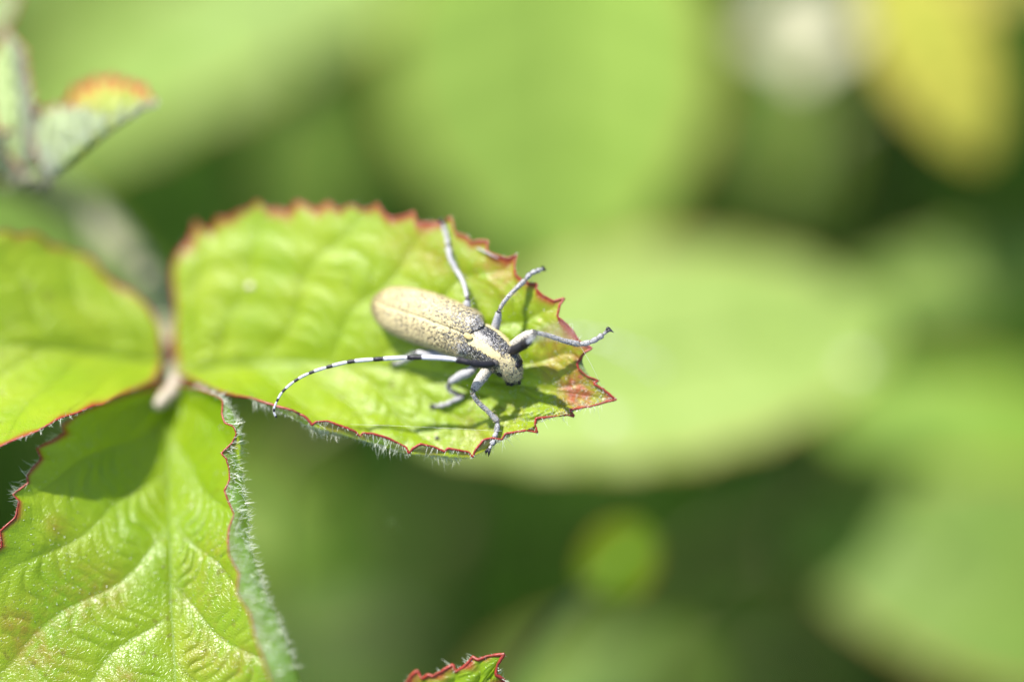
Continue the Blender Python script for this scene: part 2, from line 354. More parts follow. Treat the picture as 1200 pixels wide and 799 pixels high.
def low_blotch(u, v, q):
    x, y = q[..., 0], q[..., 1]; r = np.zeros_like(u)
    for cx, cy, s, a in ((85, 700, 28, .75), (50, 770, 26, .8), (130, 690, 16, .5), (240, 690, 26, .45), (145, 795, 16, .8), (240, 765, 22, .5), (65, 615, 9, .7), (290, 780, 16, .8), (20, 730, 18, .7), (250, 640, 12, .4)):
        r = r + a * np.exp(-((x - cx) ** 2 + (y - cy) ** 2) / (2 * s * s))
    return r * .7
low, lfull, lW = leaf_sheet('leaflet', lowM, lowA, lowB, M_LEAF2, SH, nlat=6.5, lat_shift=.30, amp=.030, tamp=.025, NU=460, NV=110,
    crestA=(lambda f: (4 + 29 * f / .55 if f < .55 else 33) * smoothstep(.0, .12, f) * (1 - smoothstep(.7, .95, f)), .20), blotch=low_blotch, redw=.07, tert=16, mw=.6, seed=5, smooth=12,
    label='lower pleated leaflet with rolled hairy edge and glossy ribs')
flip_if_needed(low)

leftM = [(190, 425, 1.2), (120, 415, 1.1), (40, 405, .9), (-60, 400, .7), (-180, 400, .3), (-300, 410, -.2)]
leftA = dk([(190, 425), (190, 405), (187, 382), (175, 360), (160, 346), (153, 340), (138, 334), (121, 322), (112, 306), (99, 299), (84, 296), (76, 290), (58, 286), (48, 276), (34, 272), (20, 276), (10, 270), (-10, 272), (-25, 262), (-50, 266), (-80, 262), (-110, 268), (-150, 280), (-200, 310), (-250, 350), (-300, 410)],
    [(-300, -.2), (-100, .6), (0, .95), (100, 1.35), (190, 1.2)])
leftB = dk([(190, 425), (182, 446), (160, 455), (135, 465), (120, 474), (108, 476), (90, 484), (70, 490), (45, 504), (34, 509), (15, 516), (0, 523), (-25, 530), (-50, 545), (-90, 550), (-130, 545), (-180, 525), (-230, 490), (-270, 450), (-300, 410)],
    [(-300, -.2), (-100, -.1), (-50, -.1), (0, -.12), (45, -.12), (90, .0), (135, .35), (190, 1.1)])
left, tfull, tW = leaf_sheet('leaflet', leftM, leftA, leftB, M_LEAF, SH, nlat=7, lat_shift=.24, amp=.026, tamp=.010, NU=260, NV=60, redw=.05, tert=17, mw=.2, seed=9, smooth=8, blotch=lambda u, v, q: .25 * smoothstep(.8, 1, np.abs(v)),
    label='left leaflet cut off by the frame, evenly bright green')
flip_if_needed(left)

# hairs along margins and over the blades
def outward(Wedge, Win):
    o = Wedge - Win; return o / (np.linalg.norm(o, axis=1)[:, None] + 1e-9)
smx = lambda a: gsmooth(a, 10)
S_ = np.array
dn = -U_; cmr = -F_
eB = mW[0]; oB = np.tile(dn * .9 + R_ * .05, (len(eB), 1)); crestB_rows = mW[4:14].reshape(-1, 3)
margin_hairs('edge_hairs', main, eB, oB, 420, .075, .0016, .35, lo=.2, hi=.97)
margin_hairs('edge_hairs', main, mW[10], oB, 700, .07, .0016, .4, lo=.15, hi=.70)
eA = mW[-1]; oA = outward(smx(eA), mW[-8])
margin_hairs('edge_hairs', main, eA, oA, 420, .028, .0022, .5)
eR = lW[-1]; oR = np.tile(R_ * 1.0 + U_ * .25, (len(eR), 1))
margin_hairs('edge_hairs', low, eR, oR, 260, .05, .0017, .5, lo=.03, hi=.62)
nb = 850; ri = RNG.integers(2, 27, nb); ci = (RNG.uniform(.03, .62, nb) * (lW.shape[1] - 1)).astype(int); pb_ = lW[-ri, ci]
hv, hf = hair_mesh(pb_, oR[ci] * .8 - F_ * .35 + RNG.normal(0, .45, (nb, 3)), .085 * RNG.uniform(.35, 1.2, nb), .0017 * RNG.uniform(.7, 1.4, nb))
build('underside_hairs', hv, hf, M_HAIR, low, kind='stuff', smooth=False)
eL = lW[0]; oL = outward(smx(eL), lW[8])
margin_hairs('edge_hairs', low, eL, oL, 420, .075, .0017, .45, lo=.1, hi=.6)
margin_hairs('edge_hairs', left, tW[0], outward(smx(tW[0]), tW[6]), 300, .05, .0018, .5)
margin_hairs('edge_hairs', left, tW[-1], outward(smx(tW[-1]), tW[-6]), 200, .03, .0018, .5)
def blade_hairs(parent, Wg, full, n, L_, r, sel):
    nv, nu = Wg.shape[:2]; i = RNG.integers(6, nv - 6, n * 3); j = RNG.integers(6, nu - 6, n * 3)
    k = sel(full[i, j, 0], full[i, j, 1], i / nv, j / nu) > RNG.uniform(0, 1, n * 3); i, j = i[k][:n], j[k][:n]
    p = Wg[i, j]; a = Wg[i, j + 3] - Wg[i, j - 3]; b = Wg[i + 3, j] - Wg[i - 3, j]; nn = np.cross(a, b); nn /= np.linalg.norm(nn, axis=1)[:, None] + 1e-9
    nn *= np.sign(-(nn @ F_))[:, None]
    v, f = hair_mesh(p, nn + RNG.normal(0, .5, p.shape), L_ * RNG.uniform(.4, 1.3, len(p)), r * RNG.uniform(.6, 1.4, len(p)))
    build('blade_hairs', v, f, M_HAIR, parent, kind='stuff', smooth=False)
blade_hairs(main, mW, mfull, 1500, .018, .0032, lambda x, y, a, b: .1 + .9 * np.exp(-(((x - 660) / 70) ** 2 + ((y - 475) / 35) ** 2)) + .35 * (y > 480))
blade_hairs(low, lW, lfull, 1500, .016, .0030, lambda x, y, a, b: .25 + .5 * np.exp(-(((x - 70) / 60) ** 2 + ((y - 680) / 70) ** 2)))

# petiole and cane
def pipe(name, pts, rad, mt, parent, ns=12, n=60, label=None, bump=0, seed=0):
    c = catmull(pts, n); r = np.interp(np.linspace(0, 1, n), np.linspace(0, 1, len(rad)), rad)
    Wp = PA(c); v, f = tube(Wp, r, ns); return build(name, v, f, mt, parent, label=label), Wp
pet, Wp = pipe('petiole', [(206, 455, 1.15), (204, 440, 1.25), (196, 390, 1.9), (182, 340, 2.9), (145, 295, 3.9), (95, 250, 4.3), (45, 218, 3.6), (0, 200, 3.0), (-60, 190, 3.0)], [.075, .08, .08, .09, .13, .17, .19, .2, .22], M_PETIOLE, SH, label='downy grey-pink leaf stalk')
margin_hairs('stalk_hairs', pet, Wp, np.tile(-F_, (len(Wp), 1)), 900, .13, .003, 1.0)
cane, Wc = pipe('cane', [(-60, 190, 3.0), (-150, 250, 3.2), (-260, 340, 4.5), (-330, 420, 6.5)], [.22, .24, .26, .28], M_PETIOLE, SH)
q0 = P(-330, 420, 6.5); v, f = tube([q0, q0 + Vector((-1, .5, -9)), q0 + Vector((-1.4, 1, -20)), Vector((q0.x - 1.5, q0.y + 1, -.5))], [.28, .32, .36, .4], 12)
build('cane', v, f, M_STEM, SH)
nub, Wn = pipe('petiolule', [(207, 446, 1.1), (202, 458, 1.02), (192, 468, .95), (182, 477, .9)], [.075, .085, .075, .045], plain('pale_pink_bract', (.42, .33, .28), .5, (.34, .30, .2), 10, tfac=.2), SH, label='pale pinkish hairy nub where the stalks meet')
margin_hairs('stalk_hairs', nub, Wn, np.tile(-F_, (len(Wn), 1)), 500, .06, .003, 1.0)

# young folded leaves of the growing tip, top left of the leaflets
def folded(keel, near, far, label, seed, blot=.5, hairn=700, mt=None):
    sh_ = lambda pts: [(x, y, d + .12) for x, y, d in pts]; keel, near, far = sh_(keel), sh_(near), sh_(far)
    o, fl, Wl = leaf_sheet('young_leaf', keel, far, near, mt or M_YOUNG, SH, nlat=7, amp=.06, tamp=.02, NU=120, NV=30, redw=.12, tert=12, smooth=6, seed=seed, rim=.014, label=label,
        blotch=lambda u, v, q: blot * smoothstep(.4, 1, np.abs(v)) * (v > 0) + .9 * smoothstep(.85, 1, u))
    me = o.data; n = np.zeros(len(me.polygons) * 3); me.polygons.foreach_get('normal', n); n = n.reshape(-1, 3) @ F_
    nf = len(n) // 2
    if n[:nf].mean() < 0: me.flip_normals()      # near half must show its underside
    a = Wl[:24].reshape(-1, 3); hairn *= 2; p = a[RNG.integers(0, len(a), hairn)]
    v, f = hair_mesh(p, np.tile(-F_ + dn * .4, (hairn, 1)) + RNG.normal(0, .7, (hairn, 3)), .06 * RNG.uniform(.4, 1.2, hairn), .0028)
    build('down_hairs', v, f, M_HAIR, o, kind='stuff', smooth=False)
    return o
def teeth(a, b, n, amp, sgn=1):
    a = np.array(a, float); b = np.array(b, float); d = (b - a)[:2]; nr = np.array([d[1], -d[0]]) / np.linalg.norm(d) * sgn; out = [tuple(a)]
    for k in range(1, n * 2):
        q = a + (b - a) * k / (n * 2); 
        if k % 2: q[:2] += nr * amp
        out.append(tuple(q))
    return out + [tuple(b)]
folded([(58, 208, 1.05), (85, 190, .95), (125, 158, .88), (160, 134, .88), (182, 120, .9)],
       [(58, 208, 1.05), (42, 180, 1.12), (36, 150, 1.16), (45, 126, 1.18)] + teeth((60, 130, 1.18), (100, 130, 1.12), 3, 9) + teeth((106, 130, 1.12), (172, 122, .98), 6, 7) + [(182, 120, .95)],
       [(58, 208, 1.05), (66, 170, 1.35), (74, 130, 1.5)] + teeth((84, 112, 1.4), (120, 95, 1.35), 3, 8) + teeth((124, 94, 1.35), (172, 108, 1.15), 4, 8) + [(182, 120, .95)], 'boat-shaped young leaf, orange inside and silvery outside', 21, .22, 1800)
folded([(30, 205, 1.25), (22, 170, 1.2), (18, 120, 1.2), (14, 70, 1.25), (8, 36, 1.3)],
       [(30, 205, 1.25), (48, 160, 1.15)] + teeth((46, 140, 1.1), (32, 62, 1.15), 5, 6) + [(8, 36, 1.3)],
       [(30, 205, 1.25), (0, 170, 1.3), (-12, 120, 1.4), (-10, 70, 1.4), (8, 36, 1.3)], 'woolly folded young leaf standing upright with a dark red tip', 22, .4, 1200)
folded([(20, 215, 1.5), (-10, 190, 1.4), (-40, 175, 1.3)],
       [(20, 215, 1.5), (30, 180, 1.3), (15, 155, 1.2), (-20, 152, 1.2), (-40, 175, 1.3)],
       [(20, 215, 1.5), (-5, 212, 1.6), (-30, 198, 1.5), (-40, 175, 1.3)], 'small pale green bud leaf', 23, .1, 600)
folded([(-30, 60, 1.6), (-15, 30, 1.7), (0, 5, 1.8), (16, -18, 1.9)],
       [(-30, 60, 1.6), (-5, 48, 1.6), (14, 22, 1.7), (22, 0, 1.8), (16, -18, 1.9)],
       [(-30, 60, 1.6), (-30, 30, 1.8), (-15, 0, 1.9), (16, -18, 1.9)], 'yellow-orange young leaf in the corner', 24, 1.0, 150)
pipe('young_stalk', [(58, 208, 1.15), (50, 222, 1.5), (35, 224, 2.1), (20, 212, 2.5)], [.05, .06, .08, .1], M_PETIOLE, SH)
pipe('young_stalk', [(30, 205, 1.25), (24, 214, 1.6), (15, 215, 2.2)], [.06, .08, .1], M_PETIOLE, SH)

# second bramble leaf poking in at the bottom edge
LF2 = thing('bramble_leaf', P(470, 1050, 5.0), 'red-toothed bramble leaf tip poking up at the bottom edge below the beetle', 'leaf')
tipM = [(470, 960, .8), (500, 900, .5), (535, 840, .25), (565, 800, .1), (591, 766, 0)]
tipA = [(470, 960, .8), (440, 920, .6), (440, 860, .45)] + [(455, 830, .4), (470, 815, .35), (476, 800, .3), (483, 790, .28), (489, 785, .25), (494, 795, .25), (502, 790, .22), (507, 792, .2), (518, 786, .18), (531, 778, .15), (534, 787, .15), (545, 780, .12), (554, 769, .1), (560, 773, .1), (572, 768, .05), (591, 766, 0)]
tipB = [(470, 960, .8), (520, 950, .6), (570, 920, .4), (600, 880, .25), (602, 850, .2), (594, 830, .15), (600, 815, .1), (584, 806, .1), (592, 797, .06), (581, 790, .05), (583, 778, .02), (591, 766, 0)]
l2, f2_, W2 = leaf_sheet('blade', tipM, tipA, tipB, M_LEAF2, LF2, nlat=6, amp=.04, tamp=.01, NU=160, NV=40, redw=.10, tert=12, smooth=6, seed=31, blotch=lambda u, v, q: .9 * smoothstep(.6, 1, np.abs(v)) + .5 * smoothstep(.85, 1, u), rim=.013)
flip_if_needed(l2)
margin_hairs('edge_hairs', l2, W2[-1], outward(smx(W2[-1]), W2[-6]), 350, .05, .003, .5)
margin_hairs('edge_hairs', l2, W2[0], outward(smx(W2[0]), W2[6]), 350, .05, .003, .5)
pipe('petiole', [(470, 960, .8), (465, 1000, 1.8), (470, 1050, 5.0)], [.05, .06, .08], M_PETIOLE, LF2)

# ================================================================== BEETLE
def beetle_material(name, kind):
    """tomentum over black cuticle; attribute 'tom': R = yellow cover, G = grey cover"""
    m, n, l = mat(name); tc = N(n, 'ShaderNodeTexCoord'); vec = tc.outputs['Object']
    at = N(n, 'ShaderNodeAttribute'); at.attribute_name = 'tom'; sp = N(n, 'ShaderNodeSeparateColor'); l.new(at.outputs[0], sp.inputs[0])
    n1 = noise(n, l, vec, 56, 3, .65, .6); n2 = noise(n, l, vec, 150, 2, .6); n4 = noise(n, l, vec, 75, 2, .6, 1.2)
    cu = (.012, .011, .013)
    yel = mixc(n, l, ramp(n, l, n2, .3, .7), (.43, .35, .16), (.53, .45, .25))
    gry = mixc(n, l, ramp(n, l, n2, .3, .7), (.26, .25, .245), (.42, .40, .37))
    # density of cover against the pattern of bare punctures
    pat = math_(n, l, 'ADD', math_(n, l, 'MULTIPLY', n1, .65), math_(n, l, 'MULTIPLY', n2, .35))
    th = math_(n, l, 'SUBTRACT', .64, math_(n, l, 'MULTIPLY', sp.outputs[0], .25))
    fy = math_(n, l, 'MULTIPLY', math_(n, l, 'SUBTRACT', pat, th), 18, clamp=True)
    th2 = math_(n, l, 'SUBTRACT', .66, math_(n, l, 'MULTIPLY', sp.outputs[1], .19))
    fg = math_(n, l, 'MULTIPLY', math_(n, l, 'SUBTRACT', n4, th2), 14, clamp=True)
    c = mixc(n, l, fg, cu, gry); c = mixc(n, l, fy, c, yel)
    b = N(n, 'ShaderNodeBump'); b.inputs['Strength'].default_value = .6; b.inputs['Distance'].default_value = .006
    l.new(math_(n, l, 'ADD', pat, math_(n, l, 'MULTIPLY', fy, .5)), b.inputs['Height'])
    pb = N(n, 'ShaderNodeBsdfPrincipled'); l.new(c, pb.inputs['Base Color']); l.new(b.outputs[0], pb.inputs['Normal'])
    l.new(math_(n, l, 'ADD', .32, math_(n, l, 'MULTIPLY', fy, .4)), pb.inputs['Roughness'])
    out = N(n, 'ShaderNodeOutputMaterial'); l.new(pb.outputs[0], out.inputs[0]); return m
M_BODY = beetle_material('yellow_down_on_black', 0)
M_BLACK = plain('black_cuticle', (.008, .007, .009), .45, spec=.3, col2=(.016, .014, .018), scale=60, bump=.2)
M_BROWNB = plain('dark_downy_cuticle', (.035, .03, .028), .5, (.09, .08, .07), 120, bump=.3)
M_LEG = plain('grey_downy_leg', (.27, .265, .265), .55, (.03, .03, .035), 85, bump=.35, lo=.50, hi=.60, detail=2)
M_LEGW = plain('pale_downy_leg', (.31, .30, .295), .6, (.16, .16, .17), 80, bump=.3, lo=.52, hi=.64)
M_FEMUR = plain('buff_downy_femur', (.36, .33, .27), .6, (.07, .065, .06), 90, bump=.3, lo=.5, hi=.64, detail=2)
M_WHITE = plain('white_antenna_segment', (.47, .465, .49), .5, (.36, .36, .39), 60, bump=.1)
M_SETA = plain('golden_setae', (.44, .36, .19), .5, (.36, .29, .14), 40)
M_SETAB = plain('dark_setae', (.03, .028, .03), .5)

BT = thing('longhorn_beetle', P(530, 400, leaf_depth(530, 400)), 'golden-yellow longhorn beetle with black and white banded antennae resting on the leaflet', 'beetle')
# body axis from tail to mouth: (px, py, depth, half width px, half height px)
ST = np.array([
 (441, 356, .50, 3, 3), (447, 358, .48, 13, 9), (458, 361, .45, 21, 14), (474, 366, .41, 26, 18), (497, 373, .35, 29, 21), (522, 382, .29, 30, 23), (541, 391, .25, 28, 23),
 (551, 396, .22, 20, 19), (555, 399, .20, 21, 20), (562, 402, .17, 24, 22.5), (573, 409, .13, 24.5, 23), (583, 416, .09, 22, 21), (589, 420, .07, 19.5, 19),
 (593, 424, .06, 18.5, 17.5), (597, 430, .07, 16.5, 15.5), (600, 436, .09, 13.5, 13), (601.5, 442, .12, 10.5, 9.5), (603, 447, .16, 5.5, 5)], float)
leafn = np.cross(mW[70, 240] - mW[70, 180], mW[90, 210] - mW[50, 210]); leafn /= np.linalg.norm(leafn); leafn *= np.sign(-(leafn @ F_))
def spine(n):
    s = catmull(ST, n); c = PA(s[:, :3]); return s, c
def frames(c):
    t = np.gradient(c, axis=0); t /= np.linalg.norm(t, axis=1)[:, None]
    upv = leafn[None] - t * (t @ leafn)[:, None]; upv /= np.linalg.norm(upv, axis=1)[:, None]; sd_ = np.cross(t, upv); return t, upv, sd_
NB = 150; s, c = spine(NB); t, upv, sdv = frames(c)
upv = gsmooth(upv, 4); sdv = gsmooth(sdv, 4)
NA = 56; ang = np.linspace(0, 2 * np.pi, NA, endpoint=False)
par = np.linspace(0, len(ST) - 1, NB)            # station parameter
hw = s[:, 3] / CM; hh = s[:, 4] / CM
rings = c[:, None] + hw[:, None, None] * np.cos(ang)[None, :, None] * sdv[:, None] + (hh[:, None] * np.where(np.sin(ang)[None] > 0, np.sin(ang)[None], .8 * np.sin(ang)[None]))[..., None] * upv[:, None]
# yellow stripes: angle from top
th = np.abs(((ang - np.pi / 2 + np.pi) % (2 * np.pi)) - np.pi)       # 0 at top
PR = par[:, None] * np.ones(NA); TH = np.ones(NB)[:, None] * th
pron = smoothstep(7.2, 7.8, PR) * (1 - smoothstep(12.0, 12.6, PR))
stripe = np.exp(-(TH / .22) ** 4) + smoothstep(1.05, 1.3, TH) * (1 - smoothstep(1.75, 2.0, TH)) * .9 + .8 * np.exp(-((PR - 8.2) / .45) ** 2)
headm = smoothstep(12.2, 12.8, PR); mouth = smoothstep(15.6, 16.4, PR)
ytom = pron * np.clip(stripe * 1.5, .0, 1.35) + headm * (.80 - .8 * np.exp(-((TH - 1.15) / .35) ** 2) * (1 - smoothstep(13.5, 15, PR))) * (1 - mouth) + .25 * (1 - pron) * (1 - headm) + .16 * pron
gtom = pron * .38 + headm * .4 * (1 - mouth) + .25
rings = rings + (np.where(PR > 15.2, 0, 1) * (np.sin(ang * 9)[None] * np.sin(par[:, None] * 7)) * .0012)[..., None] * upv[:, None]
v = np.concatenate([rings.reshape(-1, 3), c[:1], c[-1:]]); f = grid_faces(NB, NA, True).tolist()
f += [[len(v) - 2, (j + 1) % NA, j] for j in range(NA)] + [[len(v) - 1, (NB - 1) * NA + j, (NB - 1) * NA + (j + 1) % NA] for j in range(NA)]
att = np.stack([ytom, gtom, gtom], -1).reshape(-1, 3); att = np.vstack([att, att[:1], att[-1:]])
body = build('body', v, f, M_BODY, BT, attr={'tom': att}, label='body with three yellow stripes along the thorax and a downy bent-down head')
def fix_normals(o):
    import bmesh
    bm = bmesh.new(); bm.from_mesh(o.data); bmesh.ops.recalc_face_normals(bm, faces=bm.faces); bm.to_mesh(o.data); bm.free()
fix_normals(body)

# wing cases: two shells over the abdomen
EL = np.array([  # px, py, depth of the shell axis, half width, half height
 (437, 354, .495, 1.5, 2), (440, 355, .49, 9, 7), (446, 357, .475, 17, 12), (456, 360, .45, 24.5, 17), (470, 364.5, .41, 29, 21), (488, 370, .37, 31.5, 24), (508, 376.5, .32, 32, 26), (528, 384, .27, 31.5, 27), (543, 390, .235, 31, 27), (551, 394, .215, 29, 26.5), (556, 396.5, .205, 25, 25)], float)
NE = 90; es = catmull(EL, NE); ec = PA(es[:, :3]); et, eu, ed = frames(ec); eu = gsmooth(eu, 5); ed = gsmooth(ed, 5)
epar = np.linspace(0, 1, NE)
setae = []
for sgn in (1, -1):
    NA2 = 44; a = np.linspace(0, 1, NA2)                  # 0 at the suture, 1 at the lower edge
    psi = np.pi / 2 - a * np.radians(112)
    x = np.cos(psi); z = np.sin(psi)
    # shoulders bulge, suture slightly sunk, front edge notched for the scutellum
    E = np.zeros((NE, NA2, 3))
    for i in range(NE):
        sh = .10 * math.exp(-((epar[i] - .93) / .05) ** 2)
        xx = np.abs(x) ** .88 * np.sign(x) * (1 + sh * np.exp(-((a - .45) / .2) ** 2)); zz = np.sign(z) * np.abs(z) ** .72 * .93 * (1 + 1.3 * sh * np.exp(-((a - .35) / .18) ** 2)) - .035 * np.exp(-(a / .035) ** 2)
        E[i] = ec[i] + sgn * (es[i, 3] / CM * xx + .0015)[:, None] * ed[i] + (es[i, 4] / CM * zz)[:, None] * eu[i]
        pull = .055 * math.exp(-((1 - epar[i]) / .05) ** 2)
        E[i] += et[i] * (pull * (np.exp(-((a - .40) / .25) ** 2) - .5 * np.exp(-(a / .12) ** 2)))[:, None]
    A2, P2 = np.meshgrid(a, epar)
    sw = np.sin(A2 * 37 + 3 * np.sin(P2 * 9)) * .03
    y = .80 - .30 * smoothstep(.5, 1.0, P2) + .12 * (1 - smoothstep(.1, .4, P2)) * (1 - .75 * smoothstep(.78, .95, A2)) + sw
    y = y + .25 * np.exp(-(A2 / .05) ** 2) * (1 - smoothstep(.7, .9, P2)) - .22 * np.exp(-(((P2 - .93) / .1) ** 2 + ((A2 - .4) / .25) ** 2))
    y = np.where(A2 > .9, y + .3, y)
    g_ = .15 + .75 * smoothstep(.6, .95, P2)
    inner = E - eu[:, None] * .012 
    vv_ = np.concatenate([E.reshape(-1, 3), inner.reshape(-1, 3)]); n0 = NE * NA2; ff = grid_faces(NE, NA2)
    fl = ff.tolist() + [[q + n0 for q in r[::-1]] for r in ff.tolist()]
    bnd = [i * NA2 for i in range(NE)] + [(NE - 1) * NA2 + j for j in range(1, NA2)] + [i * NA2 + NA2 - 1 for i in range(NE - 2, -1, -1)] + [j for j in range(NA2 - 2, 0, -1)]
    fl += [[bnd[k], bnd[(k + 1) % len(bnd)], bnd[(k + 1) % len(bnd)] + n0, bnd[k] + n0] for k in range(len(bnd))]
    at2 = np.stack([y, g_, g_], -1).reshape(-1, 3)
    eo = build('wing_case', vv_, fl, M_BODY, BT, attr={'tom': np.vstack([at2, at2])}, label='wing case densely flecked with golden down' if sgn > 0 else 'wing case with dark speckled shoulder')
    fix_normals(eo)
    ne = 5200; ii = RNG.integers(2, NE - 2, ne); jj = RNG.integers(1, NA2 - 1, ne); pp = E[ii, jj]; keep = RNG.uniform(0, 1, ne) < y[ii, jj]
    rad = pp - ec[ii]; rad /= np.linalg.norm(rad, axis=1)[:, None]
    dd = -et[ii] * 1.0 + rad * .35 + RNG.normal(0, .25, (ne, 3))
    hv, hf = hair_mesh(pp[keep], dd[keep], .017, .0011); build('golden_down', hv, hf, M_SETA, eo, kind='stuff', smooth=False)
    if sgn > 0: pass
sc_i = NB - 1
# scutellum, golden
cS = ec[-3] + eu[-3] * (26.5 / CM + .004); v, f = ellipsoid(cS, [ed[-3], et[-3], eu[-3]], (.026, .044, .008)); 
M_SCUT = plain('golden_scutellum', (.42, .33, .15), .7, (.36, .27, .1), 60); build('scutellum', v, f, M_SCUT, BT)
# setae on thorax and head
sel = np.where(par > 7.6)[0]; ne = 2600; ii = sel[RNG.integers(0, len(sel), ne)]; jj = RNG.integers(0, NA, ne); pp = rings[ii, jj]; rad = pp - c[ii]; rad /= np.linalg.norm(rad, axis=1)[:, None]
ky = RNG.uniform(0, 1, ne) < ytom[ii, jj]
hv, hf = hair_mesh(pp[ky], (t[ii] * .9 + rad * .5)[ky] + RNG.normal(0, .3, (ky.sum(), 3)), .020, .0011); build('golden_down', hv, hf, M_SETA, body, kind='stuff', smooth=False)
kb = (~ky) & (RNG.uniform(0, 1, ne) < .5); hv, hf = hair_mesh(pp[kb], (t[ii] * .4 + rad)[kb] + RNG.normal(0, .3, (kb.sum(), 3)), .035, .0009); build('dark_hairs', hv, hf, M_SETAB, body, kind='stuff', smooth=False)

# head details
def at_st(p, a_deg, lift=1.0):
    i = int(np.argmin(np.abs(par - p))); a = math.radians(a_deg)
    return c[i] + hw[i] * lift * math.cos(a) * sdv[i] + hh[i] * lift * math.sin(a) * upv[i], i
for a_ in (28, 152):
    p0, i = at_st(13.9, a_, .93); rad = p0 - c[i]; rad /= np.linalg.norm(rad); a2 = np.cross(rad, t[i]); a2 /= np.linalg.norm(a2)
    v, f = ellipsoid(p0, [t[i], a2, rad], (.034, .060, .016)); build('eye', v, f, M_BLACK, BT)
for a_ in (35, 145):
    p0, i = at_st(16.2, a_, .7); q = p0 + t[i] * .05 + (c[i] - p0) * .3; v, f = tube(catmull([p0 - t[i] * .02, p0 + t[i] * .03 + (p0 - c[i]) * .3, q], 10), np.linspace(.026, .005, 10), 8); build('mandible', v, f, M_BLACK, BT)
for px_, py_, qx, qy in ((597, 445, 593.5, 450.5), (606, 441, 608.5, 437), (601, 446, 598, 451)):
    v, f = tube(PA(catmull([(px_, py_, .12), ((px_ + qx) / 2 + 1.5, (py_ + qy) / 2 + 1, .10), (qx, qy, .14)], 10)), [.011, .014, .015, .013, .011, .014, .017, .018, .016, .008], 7); build('palp', v, f, M_BLACK, BT)

# antennae
def interp_path(pts, n): return catmull(pts, n)
def antenna(path, breaks, rads, scape_n, label, band=.2):
    """path in (px,py,d); breaks = fractions where segments end"""
    c_ = resample3(PA(interp_path(path, 400)), 600); par_ = None
    fr = [0] + list(breaks); root = None
    for k in range(len(fr) - 1):
        i0, i1 = int(fr[k] * 599), int(fr[k + 1] * 599); idx = np.linspace(i0, i1, 14).round().astype(int)
        x = np.linspace(0, 1, 14); r0 = np.interp((fr[k] + fr[k + 1]) / 2, [0, .12, .2, .5, 1], rads)
        r = r0 * (.86 + .16 * smoothstep(0, .25, x) + .10 * smoothstep(.7, .95, x)) ; r[0] *= .8; r[-1] *= .8
        pts = c_[idx] + 0.0; vv2, ff2 = tube(pts, r, 10)
        dark = k < scape_n
        mi = [1 if dark or (min(q) % 10 ** 9) // 10 >= 14 * (1 - band) - 1 and max(q) < 14 * 10 or dark or (len(q) == 3 and max(q) == len(vv2) - 1) else 0 for q in ff2]
        par2 = BT if root is None else root
        o = build('antenna' if root is None else 'antenna_segment', vv2, ff2, [M_WHITE, M_BLACK], par2, midx=mi, label=label if root is None else None)
        if root is None: root = o
    n = 260; ii = RNG.integers(30, 599, n); tt = np.gradient(c_, axis=0); dd = np.tile(dn, (n, 1)) + RNG.normal(0, .25, (n, 3)) + tt[ii] / np.linalg.norm(tt[ii], axis=1)[:, None] * .5
    hv, hf = hair_mesh(c_[ii], dd, .028, .0007); build('fringe_hairs', hv, hf, M_SETAB, root, kind='stuff', smooth=False)
    return root
def resample3(p, n):
    s_ = np.r_[0, np.cumsum(np.linalg.norm(np.diff(p, axis=0), axis=1))]; tt = np.linspace(0, s_[-1], n); return np.stack([np.interp(tt, s_, p[:, k]) for k in range(3)], 1)
pathL = [(579, 426, -.10), (566, 427, -.15), (552, 425, -.17), (535, 421.5, -.16), (508, 419, -.15), (478, 419, -.13), (439, 421, -.11), (409, 424, -.09), (384, 430, -.07), (363, 437, -.06), (346, 446, -.05), (332, 458, -.05), (325, 469, -.05), (321, 481, -.04), (324, 489, -.03)]
cl = PA(np.array(pathL)); sl = np.r_[0, np.cumsum(np.linalg.norm(np.diff(PA(interp_path(pathL, 400)), axis=0), axis=1))]; 
tot = sl[-1]; kn = sl[np.linspace(0, 399, len(pathL)).round().astype(int)] / tot
antenna(pathL, [kn[2], kn[3]] + [kn[k] + .006 for k in range(5, 14)] + [1.0], [.033, .031, .0215, .018, .0085], 2, 'antenna curving back past the wing cases, banded black and white', .34)
pathR = [(598, 412, -.02), (607, 408, -.12), (617, 402, -.22), (626, 396, -.5), (630, 394, -.95), (655, 388, -1.5), (690, 393, -1.95), (725, 406, -2.3), (755, 421, -2.6), (780, 436, -2.8)]
antenna(pathR, [.075, .10, .25, .40, .51, .61, .70, .78, .86, .93, 1.0], [.042, .036, .0215, .017, .0085], 2, 'antenna reaching out towards the viewer, out of focus', .34)
for px_, py_ in ((580, 426), (600, 410)):
    v, f = ellipsoid(np.array(P(px_, py_, -.05)), np.eye(3), (.038, .038, .038)); build('antenna_socket', v, f, M_BROWNB, BT)

